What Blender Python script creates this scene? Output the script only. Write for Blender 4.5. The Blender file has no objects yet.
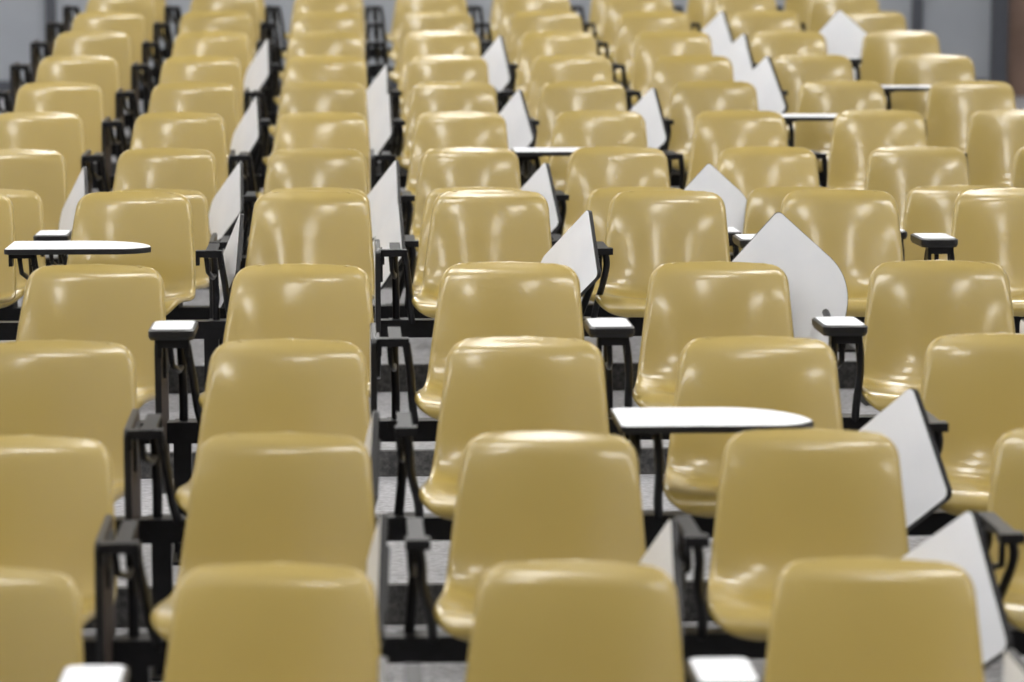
import bpy, bmesh, math, random
from mathutils import Vector, Matrix
random.seed(4)
C = bpy.context.scene.collection
F = 2980.0; PITCH = math.atan(371/F); YAW = math.atan(158/F); S = 0.62

# ---------------------------------------------------------------- materials
def mat(name, col, rough=0.5, metal=0.0, coat=0.0, emis=None):
    m = bpy.data.materials.new(name); m.use_nodes = True
    b = m.node_tree.nodes['Principled BSDF']
    b.inputs['Base Color'].default_value = (*col, 1)
    b.inputs['Roughness'].default_value = rough
    b.inputs['Metallic'].default_value = metal
    b.inputs['Coat Weight'].default_value = coat
    if emis:
        b.inputs['Emission Color'].default_value = (*emis[0], 1)
        b.inputs['Emission Strength'].default_value = emis[1]
    return m, m.node_tree, b

def noise_color(nt, b, c1, c2, scale, detail=4, lo=.35, hi=.65, rand=0.0):
    tc = nt.nodes.new('ShaderNodeTexCoord'); n = nt.nodes.new('ShaderNodeTexNoise')
    n.inputs['Scale'].default_value = scale; n.inputs['Detail'].default_value = detail
    r = nt.nodes.new('ShaderNodeValToRGB')
    r.color_ramp.elements[0].position = lo; r.color_ramp.elements[1].position = hi
    r.color_ramp.elements[0].color = (*c1, 1); r.color_ramp.elements[1].color = (*c2, 1)
    nt.links.new(tc.outputs['Object'], n.inputs['Vector']); nt.links.new(n.outputs['Fac'], r.inputs['Fac'])
    out = r.outputs['Color']
    if rand:
        oi = nt.nodes.new('ShaderNodeObjectInfo'); mr = nt.nodes.new('ShaderNodeMapRange')
        mr.inputs['To Min'].default_value = 1-rand; mr.inputs['To Max'].default_value = 1+rand
        hs = nt.nodes.new('ShaderNodeHueSaturation')
        nt.links.new(oi.outputs['Random'], mr.inputs['Value']); nt.links.new(mr.outputs['Result'], hs.inputs['Value'])
        nt.links.new(out, hs.inputs['Color']); out = hs.outputs['Color']
    nt.links.new(out, b.inputs['Base Color'])
    return n

PLASTIC, nt, b = mat('olive_yellow_plastic', (.50, .40, .15), .30, 0, .6)
b.inputs['Coat Roughness'].default_value = .12
noise_color(nt, b, (.372, .274, .074), (.388, .288, .081), 3, 2, .35, .65, .06)
n3 = nt.nodes.new('ShaderNodeTexNoise'); n3.inputs['Scale'].default_value = 3.5; n3.inputs['Detail'].default_value = 1
bp = nt.nodes.new('ShaderNodeBump'); bp.inputs['Strength'].default_value = .02; bp.inputs['Distance'].default_value = .01
nt.links.new(n3.outputs['Fac'], bp.inputs['Height'])
nt.links.new(bp.outputs['Normal'], b.inputs['Normal']); nt.links.new(bp.outputs['Normal'], b.inputs['Coat Normal'])

STEEL, nt, b = mat('black_steel', (.012, .012, .014), .4, 0, 0)
b.inputs['Specular IOR Level'].default_value = .3
noise_color(nt, b, (.003, .003, .004), (.007, .007, .009), 30)
LAM, nt, b = mat('white_laminate', (.9, .91, .94), .4)
noise_color(nt, b, (.78, .80, .84), (.82, .835, .87), 6)
EDGE, nt, b = mat('black_edging', (.006, .006, .007), .4)
BROWN, nt, b = mat('brown_hardboard', (.2, .12, .07), .6)
noise_color(nt, b, (.05, .035, .026), (.075, .05, .035), 25)
TREAD, nt, b = mat('pale_terrazzo', (.6, .6, .62), .5)
noise_color(nt, b, (.25, .25, .26), (.44, .44, .46), 45, 4, .3, .65)
RISER, nt, b = mat('dark_terrazzo', (.1, .1, .1), .6)
noise_color(nt, b, (.03, .03, .032), (.10, .098, .095), 60, 4, .35, .7)
WALL, nt, b = mat('grey_blue_wall', (.3, .33, .37), .8)
noise_color(nt, b, (.30, .32, .35), (.33, .35, .38), 2)
WWHITE, nt, b = mat('light_side_wall', (.6, .6, .6), .85)
noise_color(nt, b, (.60, .60, .63), (.66, .66, .69), 2)
WDARK, nt, b = mat('grey_panel_wall', (.3, .3, .3), .7)
noise_color(nt, b, (.20, .21, .22), (.25, .26, .27), 2)
CEIL, nt, b = mat('ceiling_paint', (.3, .3, .3), .9)
DOORM, nt, b = mat('brown_door', (.16, .10, .075), .5)
noise_color(nt, b, (.14, .085, .06), (.19, .12, .09), 4)
DFRAME, nt, b = mat('dark_frame', (.06, .065, .08), .5)
HOUS, nt, b = mat('lamp_housing', (.8, .8, .8), .5)
GLOW, nt, b = mat('lamp_diffuser', (.9, .9, .9), .5, emis=((1, .98, .95), 25))

# ---------------------------------------------------------------- mesh helpers
def new_obj(name, me, mats, smooth=True):
    o = bpy.data.objects.new(name, me); C.objects.link(o)
    for m in mats: me.materials.append(m)
    if smooth:
        for p in me.polygons: p.use_smooth = True
    return o
def box(bm, c, s, M=None, mi=0):
    vs = []
    for dx in (-.5, .5):
        for dy in (-.5, .5):
            for dz in (-.5, .5):
                v = Vector((dx*s[0], dy*s[1], dz*s[2]))
                if M: v = M @ v
                vs.append(bm.verts.new(v + Vector(c)))
    for f in ((0,1,3,2),(4,6,7,5),(0,4,5,1),(2,3,7,6),(0,2,6,4),(1,5,7,3)):
        bm.faces.new([vs[i] for i in f]).material_index = mi
def tube(bm, pts, r, n=8):
    pts = [Vector(p) for p in pts]; rings = []
    for i, p in enumerate(pts):
        t = (pts[min(i+1, len(pts)-1)] - pts[max(i-1, 0)]).normalized()
        a = t.cross(Vector((1, 0, 0)))
        if a.length < .2: a = t.cross(Vector((0, 0, 1)))
        a.normalize(); b_ = t.cross(a).normalized()
        rings.append([bm.verts.new(p + r*(math.cos(2*math.pi*k/n)*a + math.sin(2*math.pi*k/n)*b_)) for k in range(n)])
    for i in range(len(rings)-1):
        for k in range(n):
            f = bm.faces.new((rings[i][k], rings[i][(k+1) % n], rings[i+1][(k+1) % n], rings[i+1][k])); f.smooth = True
    bm.faces.new(rings[0]); bm.faces.new(rings[-1])
def catmull(P, n=12):
    P = [Vector(p) for p in P]; Q = [2*P[0]-P[1]] + P + [2*P[-1]-P[-2]]; out = []
    for i in range(1, len(Q)-2):
        for j in range(n):
            t = j/n; a, b_, c, d = Q[i-1], Q[i], Q[i+1], Q[i+2]
            out.append(.5*((2*b_)+(c-a)*t+(2*a-5*b_+4*c-d)*t*t+(3*b_-a-3*c+d)*t**3))
    out.append(P[-1]); return out
def finish(bm, name):
    bmesh.ops.recalc_face_normals(bm, faces=bm.faces[:])
    me = bpy.data.meshes.new(name); bm.to_mesh(me); bm.free(); return me
def bake(o, name):
    dg = bpy.context.evaluated_depsgraph_get(); dg.update()
    me = bpy.data.meshes.new_from_object(o.evaluated_get(dg)); me.name = name
    bpy.data.objects.remove(o); return me
def curve_at(P, x):
    for a, b_ in zip(P, P[1:]):
        if x <= b_[0]:
            t = (x-a[0])/max(1e-9, b_[0]-a[0]); return a[1]+(b_[1]-a[1])*t
    return P[-1][1]

# ---------------------------------------------------------------- seat shell
def shell_mesh():
    prof = catmull([(-.206, .412), (-.217, .434), (-.205, .457), (-.168, .467), (-.09, .460), (0, .446), (.07, .437),
                    (.115, .443), (.147, .468), (.169, .52), (.188, .60), (.205, .68), (.220, .745), (.231, .782), (.250, .806)], 14)
    cum = [0]
    for a, b_ in zip(prof, prof[1:]): cum.append(cum[-1]+(b_-a).length)
    L = cum[-1]
    def at(s):
        s = max(0, min(L, s))
        for i in range(len(cum)-1):
            if s <= cum[i+1]:
                t = (s-cum[i])/(cum[i+1]-cum[i]); return prof[i].lerp(prof[i+1], t)
        return prof[-1]
    Mn, N = 48, 24
    wt = catmull([(0, .202), (.12, .220), (.3, .226), (.46, .226), (.6, .220), (.75, .209), (.88, .198), (1, .188)], 8)
    ct = catmull([(0, .0), (.12, .014), (.35, .028), (.5, .040), (.65, .036), (.85, .023), (1, .008)], 8)
    grid = []; nor = []
    for i in range(Mn+1):
        s = L*(.5-.5*math.cos(math.pi*i/Mn)); f = s/L
        p = at(s); q = at(s+.012)-at(s-.012); q.normalize(); n = Vector((-q[1], q[0]))
        w = curve_at(wt, f)
        for e, r in ((s, .085), (L-s, .058)):
            if e < r: w -= r-math.sqrt(max(0, r*r-(r-e)**2))
        row = []; nr = []
        for j in range(N+1):
            u = -1+2*j/N; u = math.copysign(abs(u)**.85, u)
            c = curve_at(ct, f)*abs(u)**2.2
            topb = .009*(1-abs(u)**2.6)*max(0, (f-.8)/.2)
            yy = p[0]+n[0]*c+q[0]*topb; zz = p[1]+n[1]*c+q[1]*topb
            row.append(Vector((u*w, yy, zz))); nr.append(Vector((0, n[0], n[1])))
        grid.append(row); nor.append(nr)
    bm = bmesh.new()
    V = [[bm.verts.new(p) for p in r] for r in grid]
    for i in range(Mn):
        for j in range(N):
            bm.faces.new((V[i][j], V[i][j+1], V[i+1][j+1], V[i+1][j]))
    loop = [(0, j) for j in range(N)]+[(i, N) for i in range(Mn)]+[(Mn, j) for j in range(N, 0, -1)]+[(i, 0) for i in range(Mn, 0, -1)]
    rings = [[V[i][j] for i, j in loop]]
    for (o, d) in ((.006, .002), (.009, .008), (.009, .015)):
        ring = []
        for i, j in loop:
            out = Vector()
            if j == 0: out += (grid[i][0]-grid[i][1]).normalized()
            if j == N: out += (grid[i][N]-grid[i][N-1]).normalized()
            if i == 0: out += (grid[0][j]-grid[1][j]).normalized()
            if i == Mn: out += (grid[Mn][j]-grid[Mn-1][j]).normalized()
            out.normalize()
            ring.append(bm.verts.new(grid[i][j]+out*o-nor[i][j]*d))
        rings.append(ring)
    for a, b_ in zip(rings, rings[1:]):
        for k in range(len(a)):
            k2 = (k+1) % len(a); bm.faces.new((a[k], a[k2], b_[k2], b_[k]))
    bmesh.ops.recalc_face_normals(bm, faces=bm.faces[:])
    me = bpy.data.meshes.new('t'); bm.to_mesh(me); bm.free()
    o = new_obj('t', me, [PLASTIC])
    m = o.modifiers.new('s', 'SOLIDIFY'); m.thickness = .004; m.offset = 0
    m = o.modifiers.new('u', 'SUBSURF'); m.levels = 1
    me = bake(o, 'seat_shell')
    for p in me.polygons: p.use_smooth = True
    return me

def frame_mesh():
    bm = bmesh.new()
    for sx in (-.1, .1):
        tube(bm, catmull([(sx, -.15, .435), (sx, -.06, .415), (sx, .04, .408), (sx, .13, .412), (sx, .18, .45), (sx, .212, .55), (sx, .226, .62)], 4), .010)
    box(bm, (0, .03, .396), (.26, .07, .022))
    box(bm, (0, -.13, .425), (.24, .025, .01))
    box(bm, (0, .222, .61), (.24, .008, .03))
    return finish(bm, 'support_frame')

def arm_mesh(dx, strut=False):
    bm = bmesh.new(); x = -.31
    box(bm, (x+.02, .03, .372), (.09, .08, .03))
    X = x+dx
    tube(bm, catmull([(x, .04, .36), (x+dx*.5, .05, .46), (X-.004, .045, .57), (X-.004, .01, .625), (X-.004, -.06, .634), (X-.004, -.20, .636)], 6), .0125)
    e = .0 if dx > 0 else .026
    tube(bm, catmull([(X+e, -.205, .636), (X+e+.006, -.20, .595), (x+e+.014+dx*.8, -.155, .53), (x+.046+dx*.2, -.07, .44), (x+.056, .01, .37)], 5), .0115)
    tube(bm, [(X-.02, -.2, .625), (X-.016, -.18, .575), (X-.006, -.04, .54), (X-.004, .045, .54)], .008)
    box(bm, (X-.004, -.08, .645), (.036, .27, .010))
    if dx > 0:
        box(bm, (X-.002, -.20, .640), (.055, .045, .022))
    else:
        box(bm, (X-.010, -.20, .638), (.088, .045, .022))
        box(bm, (X-.048, -.20, .620), (.012, .045, .04)); box(bm, (X+.028, -.20, .620), (.012, .045, .04))
    if strut:
        tube(bm, [(X-.004, .0, .636), (X-.004, .12, .65), (-.31, .22, .665)], .011)
    return finish(bm, 'tablet_arm')

TL, TW = .48, .315
def tablet_mesh():
    pts = []
    def arc(cx, cy, r, a0, a1, n=8, ry=None):
        ry = ry or r
        for k in range(n+1):
            a = math.radians(a0+(a1-a0)*k/n); pts.append((cx+r*math.cos(a), cy+ry*math.sin(a)))
    h = TW/2
    arc(.02, -h+.02, .02, 180, 270, 5)
    arc(TL-.10, -h+.10, .10, 270, 325, 10)
    arc(TL-.22, h-.25, .22, 0, 90, 16, .25)
    arc(.02, h-.02, .02, 90, 180, 5)
    bm = bmesh.new(); t = .018
    lay = []
    for z, sc in ((0, .004), (.002, 0), (t-.002, 0), (t, .004)):
        cx, cy = TL/2, 0
        lay.append([bm.verts.new((x-(x-cx)*sc*3, y-(y-cy)*sc*3, z)) for x, y in pts])
    for a, b_ in zip(lay, lay[1:]):
        for k in range(len(a)):
            k2 = (k+1) % len(a); bm.faces.new((a[k], a[k2], b_[k2], b_[k])).material_index = 1
    bm.faces.new(lay[0]).material_index = 2
    bm.faces.new(lay[-1]).material_index = 0
    box(bm, (.07, 0, -.004), (.10, .16, .008), None, 1)
    me = finish(bm, 'tablet')
    for m in (LAM, EDGE, BROWN): me.materials.append(m)
    return me

def pad_mesh():
    bm = bmesh.new()
    pts = []
    for cx, cy, a0 in ((.042, .10, 0), (-.042, .10, 90), (-.042, -.09, 180), (.042, -.09, 270)):
        for k in range(5):
            a = math.radians(a0+90*k/4); pts.append((cx+.022*math.cos(a), cy+.022*math.sin(a)))
    lay = [[bm.verts.new((x*s, y*s, z)) for x, y in pts] for z, s in ((-.010, .93), (0, 1), (.016, 1), (.020, .90), (.0205, .88))]
    for i, (a, b_) in enumerate(zip(lay, lay[1:])):
        for k in range(len(a)):
            k2 = (k+1) % len(a); bm.faces.new((a[k], a[k2], b_[k2], b_[k])).material_index = 1
    bm.faces.new(lay[0]).material_index = 1; bm.faces.new(lay[-1]).material_index = 0
    me = finish(bm, 'armrest_pad'); me.materials.append(LAM); me.materials.append(EDGE); return me

ME_SHELL = shell_mesh(); ME_FRAME = frame_mesh(); ME_FRAME.materials.append(STEEL)
ARMS = {}
def arm(dx, strut=False):
    key = (round(dx, 3), strut)
    if key not in ARMS:
        me = arm_mesh(dx, strut); me.materials.append(STEEL); ARMS[key] = me
    return ARMS[key]
ME_TAB = tablet_mesh(); ME_PAD = pad_mesh()

# ---------------------------------------------------------------- row layout (from perspective)
rows = [(302, 561), (266, 431), (237, 337), (211.5, 262), (176, 190), (161, 187), (149.8, 147), (139.3, 111),
        (130, 81), (122.3, 55), (115.2, 31), (108.8, 11), (103.2, -6), (98, -21)]
ROWDX = [-.028, -.034, -.036, -.026] + [-.003]*10
KDX = {-3: .035, -2: .030, -1: .004, 0: 0, 1: -.010, 2: .018, 3: .03, 4: .03}
HC = 0.0
lay = []
for s, y in rows:
    d = F*S/s; v = (y-341)/F*d
    Yh = d*math.cos(PITCH)-v*math.sin(PITCH); drop = v*math.cos(PITCH)+d*math.sin(PITCH)
    lay.append((Yh*math.cos(YAW), drop))
HC = .815+lay[0][1]
ROW = [(Y-.256, HC-dr-.815) for Y, dr in lay]
KS = range(-3, 5)
def colx(k): return (k+.735)*S

# ---------------------------------------------------------------- tablet states
O, H, D, P, R = 'open', 'hanging', 'stowed', 'pad', 'raised'
default = {0: {-1: P, 0: H, 1: P, 2: H}, 1: {-1: H, 0: D, 1: D, 2: D}, 2: {-1: H, 0: D, 1: O, 2: D},
 3: {-2: H, -1: P, 0: H, 1: P, 2: R, 3: H}, 4: {-2: O, -1: D, 0: H, 1: D, 2: P, 3: P}, 5: {-2: P, 2: R, 3: P, 0: D},
 6: {-2: D, -1: D, 0: D, 1: D, 2: H, 3: H}, 7: {1: O, 0: H}, 8: {-1: D, 0: D, 1: D, 3: O, 2: D},
 9: {0: D, 3: D, 4: O}, 10: {-1: D, 0: H, 1: D, 3: D, 4: R}, 11: {3: D, 4: H}, 12: {}}
def st(r, k): return default.get(r, {}).get(k, H)

labels = {
 O: "yellow plastic shell chair, white tablet folded flat over its seat",
 H: "yellow plastic shell chair with tablet hanging beside its black arm",
 D: "yellow plastic shell chair with white tablet stowed upright beside it",
 P: "yellow plastic shell chair with white armrest pad on black arm",
 R: "yellow plastic shell chair with white tablet raised and tilted up"}

def basis(lx, nz):
    X = Vector(lx).normalized(); Z = Vector(nz); Z = (Z-Z.dot(X)*X).normalized(); Y = Z.cross(X)
    M = Matrix.Identity(4)
    for i in range(3): M[i][0], M[i][1], M[i][2] = X[i], Y[i], Z[i]
    return M, X, Y, Z
def hanging(k, dx=0):
    M, X, Y, Z = basis((.0, .03, -1), (-1, 0, 0))
    return Matrix.Translation((-.355+dx if k < 0 else -.365+dx, -.06, .655)) @ M
def tab_matrix(s, r, k):
    """matrix of the tablet and sideways offset of the arm that carries it"""
    if s == O:
        return Matrix.Translation((-.385+(.02 if k == -2 else 0), -.20, .652)), 0
    if s == H:
        return hanging(k), 0
    if s == D:
        cz, cx, lean, A, ax, psi, sc, cy = .79, -.29, .3, 35, .07, 33, .95, -.15
        if r <= 2 and k == 2: psi, cz, cx, lean, A, ax = 36, (.70 if r == 1 else .745), (-.30 if r == 1 else -.275), .32, 33, .075; sc = 1.08 if r == 1 else 1.0
        elif r <= 2: psi = {0: 5, 1: 10}.get(k, 9); cz = .69; cx = {0: -.355, 1: -.325}.get(k, -.325); lean = .12; A = 31; ax = .02
        elif r == 4 and k == -1: psi, cx, ax, cz, sc, lean, cy = 18, -.205, 0, .775, .78, .3, -.06
        elif k < 0: psi = 26; cz = .775; sc = .76; cx = -.268; ax = .07; lean = .35
        elif r == 4: psi = 30; cz = .785; cx = -.27; ax = .08; sc = .84
        elif k >= 3: cx = -.245; ax = .12; psi = 36; cz = .81; sc = 1.05
        elif k == 0: cz = .785; sc = .76; psi = 26; cx = -.275; lean = .35; ax = .07
        psi = math.radians(psi+random.uniform(-1.5, 2)); A = math.radians(A+random.uniform(-3, 4))
        X = Vector((-math.sin(psi)*math.cos(A), math.cos(psi)*math.cos(A), -math.sin(A)))
        M, X, Y, Z = basis(X, (-1, -math.tan(psi), lean))
        corner = Vector((cx, cy, cz+random.uniform(-.01, .015)))
        return Matrix.Translation(corner+Y*TW/2*sc) @ M @ Matrix.Scale(sc, 4), ax
    if s == R:
        X = Vector((.27, -.05, -.245)).normalized(); W = Vector((.160, .0, .176))
        M, X, Y, Z = basis(X, X.cross(W))
        T, sc = Vector((-.440, .32, .96)), .80
        if r == 5: T, sc = Vector((-.325, .30, .905)), .62
        if r == 10: T, sc = Vector((-.30, .30, .93)), .92
        return Matrix.Translation(T-Y*TW/2*sc) @ M @ Matrix.Scale(sc, 4), 0

def mk(name, me): return bpy.data.objects.new(name, me)
T_shell, T_frame, T_arm, T_tab, T_pad = (mk('seat_shell', ME_SHELL), mk('support_frame', ME_FRAME), mk('tablet_arm', arm(0)), mk('tablet', ME_TAB), mk('armrest_pad', ME_PAD))
def place(t, parent, M=None):
    o = t.copy(); C.objects.link(o); o.parent = parent
    if M: o.matrix_local = M
    return o
for r, (y0, z0) in enumerate(ROW):
    for k in KS:
        s = st(r, k)
        e = bpy.data.objects.new('tablet_chair', None); C.objects.link(e)
        e.empty_display_size = .2
        e.location = (colx(k)+ROWDX[r]+(KDX[k] if r < 4 else 0)+random.uniform(-.005, .005), y0, z0)
        e['label'] = labels[s]; e['category'] = 'chair'; e['group'] = 'rows of lecture hall chairs'
        yaw = math.radians(-8.0+random.uniform(-1.4, 1.4))
        place(T_shell, e, Matrix.Translation((-.006, 0, 0)) @ Matrix.Rotation(yaw, 4, 'Z') @ Matrix.Rotation(math.radians(random.uniform(-.6, .6)), 4, 'X'))
        place(T_frame, e, Matrix.Rotation(yaw, 4, 'Z'))
        a = place(T_arm, e)
        if s in (O, H, D, R):
            M, ax = tab_matrix(s, r, k)
            a.data = arm(ax, s == R)
            t = place(T_tab, a, M)
            t['label'] = 'white laminate writing tablet with black edge'
        if s == P and k < 0 and r == 3:
            t = place(T_tab, a, hanging(k))
            t['label'] = 'writing tablet hanging down with brown underside'
        if s in (P, R):
            place(T_pad, a, Matrix.Translation((-.325, -.13, .660 if r else .652)))

# beams
x0, x1 = colx(-3)-.42, colx(4)+.30
for r, (y0, z0) in enumerate(ROW):
    bm = bmesh.new(); box(bm, ((x0+x1)/2, 0, .355), (x1-x0, .06, .06))
    for xe in (x0, x1): box(bm, (xe, 0, .355), (.008, .066, .066))
    me = finish(bm, 'seat_beam'); e = new_obj('seat_beam', me, [STEEL], False)
    e.location = (0, y0+.03, z0)
    e['label'] = 'long black steel beam carrying a row of chairs'; e['category'] = 'beam'; e['group'] = 'beams under the chair rows'
    for k in (-3, -1, 1, 3, 4):
        x = colx(k)-.33+(.60 if k == 4 else 0)
        bm = bmesh.new(); box(bm, (0, 0, .17), (.05, .05, .33)); box(bm, (0, 0, .005), (.10, .34, .01))
        box(bm, (0, .07, .03), (.02, .12, .05)); box(bm, (0, -.07, .03), (.02, .12, .05))
        l = new_obj('leg', finish(bm, 'leg'), [STEEL], False); l.parent = e; l.location = (x, 0, 0)

# ---------------------------------------------------------------- room
XL, XR, YB, YF, ZC = -4.2, 5.6, 20.6, -4.0, 4.9
def struct(o): o['kind'] = 'structure'; return o
edges = [YF]
levels = []
for i, (y0, z0) in enumerate(ROW):
    levels.append(z0)
    if i: edges.append(y0-.47)
edges.append(YB+.1)
bm = bmesh.new()
prof = []
for i, z in enumerate(levels):
    prof.append((edges[i], z)); prof.append((edges[i+1], z))
vl = [(bm.verts.new((XL-.1, y, z)), bm.verts.new((XR+.1, y, z))) for y, z in prof]
for i in range(len(vl)-1):
    f = bm.faces.new((vl[i][0], vl[i][1], vl[i+1][1], vl[i+1][0])); f.material_index = i % 2
bot = [(bm.verts.new((XL-.1, prof[0][0], -.2)), bm.verts.new((XR+.1, prof[0][0], -.2))), (bm.verts.new((XL-.1, prof[-1][0], -.2)), bm.verts.new((XR+.1, prof[-1][0], -.2)))]
bm.faces.new((bot[0][0], bot[0][1], bot[1][1], bot[1][0]))
bm.faces.new((vl[0][0], vl[0][1], bot[0][1], bot[0][0])); bm.faces.new((vl[-1][0], vl[-1][1], bot[1][1], bot[1][0]))
for s_ in (0, 1): bm.faces.new([v[s_] for v in vl]+[bot[1][s_], bot[0][s_]])
fl = struct(new_obj('floor', finish(bm, 'floor'), [TREAD, RISER], False))
for i in range(1, len(levels)):
    if levels[i] > levels[i-1]:
        bm = bmesh.new(); box(bm, ((XL+XR)/2, edges[i]+.018, levels[i]+.002), (XR-XL, .036, .004))
        struct(new_obj('trim_%d' % i, finish(bm, 'trim'), [RISER], False))
def slab(name, c, s, m):
    bm = bmesh.new(); box(bm, c, s); return struct(new_obj(name, finish(bm, name), [m], False))
zm, zh = (ZC-.2)/2, ZC+.2
slab('wall_back', ((XL+XR)/2, YB+.05, zm), (XR-XL+.4, .1, zh), WALL)
slab('wall_front', ((XL+XR)/2, YF-.05, zm), (XR-XL+.4, .1, zh), WDARK)
slab('wall_left', (XL-.05, (YF+YB)/2, zm), (.1, YB-YF, zh), WWHITE)
slab('wall_right', (XR+.05, (YF+YB)/2, zm), (.1, YB-YF, zh), WWHITE)
slab('ceiling', ((XL+XR)/2, (YF+YB)/2, ZC+.05), (XR-XL+.2, YB-YF+.2, .1), CEIL)
zb = levels[-1]
slab('door_1', (5.0, YB-.03, zb+1.05), (.95, .05, 2.1), DOORM)
for i, x in enumerate((4.47, 5.53)): slab('trim_%d' % (20+i), (x, YB-.05, zb+1.07), (.10, .1, 2.14), DFRAME)
slab('trim_22', (5.0, YB-.05, zb+2.18), (1.16, .1, .1), DFRAME)
for i, x in enumerate((-2.06, .6, 3.9)): slab('trim_%d' % (23+i), (x, YB-.02, (zb+ZC)/2), (.07, .04, ZC-zb), DFRAME)
slab('baseboard_back', ((XL+4.4)/2, YB-.01, zb+.06), (4.4-XL, .02, .12), DFRAME)

y = .2
while y < 20:
    for x in (-2.7, .1, 2.9):
        bm = bmesh.new(); box(bm, (0, 0, .03), (.50, 1.6, .06))
        h = new_obj('ceiling_light', finish(bm, 'lamp_housing'), [HOUS], False); h.location = (x, y, ZC-.06)
        h['label'] = 'long white fluorescent luminaire mounted on the ceiling'; h['category'] = 'ceiling light'; h['group'] = 'ceiling luminaires'
        bm = bmesh.new(); box(bm, (0, 0, -.012), (.42, 1.52, .024))
        d = new_obj('diffuser', finish(bm, 'diffuser'), [GLOW], False); d.parent = h
    y += 3.0

w = bpy.data.worlds.new('World'); bpy.context.scene.world = w; w.use_nodes = True
w.node_tree.nodes['Background'].inputs[0].default_value = (.8, .85, .9, 1)
w.node_tree.nodes['Background'].inputs[1].default_value = .3

# ---------------------------------------------------------------- camera
cd = bpy.data.cameras.new('camera'); cam = bpy.data.objects.new('camera', cd); C.objects.link(cam)
cd.sensor_width = 36; cd.lens = 36*F/1024; cd.clip_end = 100
cam.location = (0, 0, HC)
cam.rotation_euler = (math.radians(90)-PITCH, 0, -YAW)
cd.dof.use_dof = True; cd.dof.focus_distance = 9.6; cd.dof.aperture_fstop = 2.4
bpy.context.scene.camera = cam
try:
    bpy.context.scene.view_settings.view_transform = 'Standard'
except Exception: pass
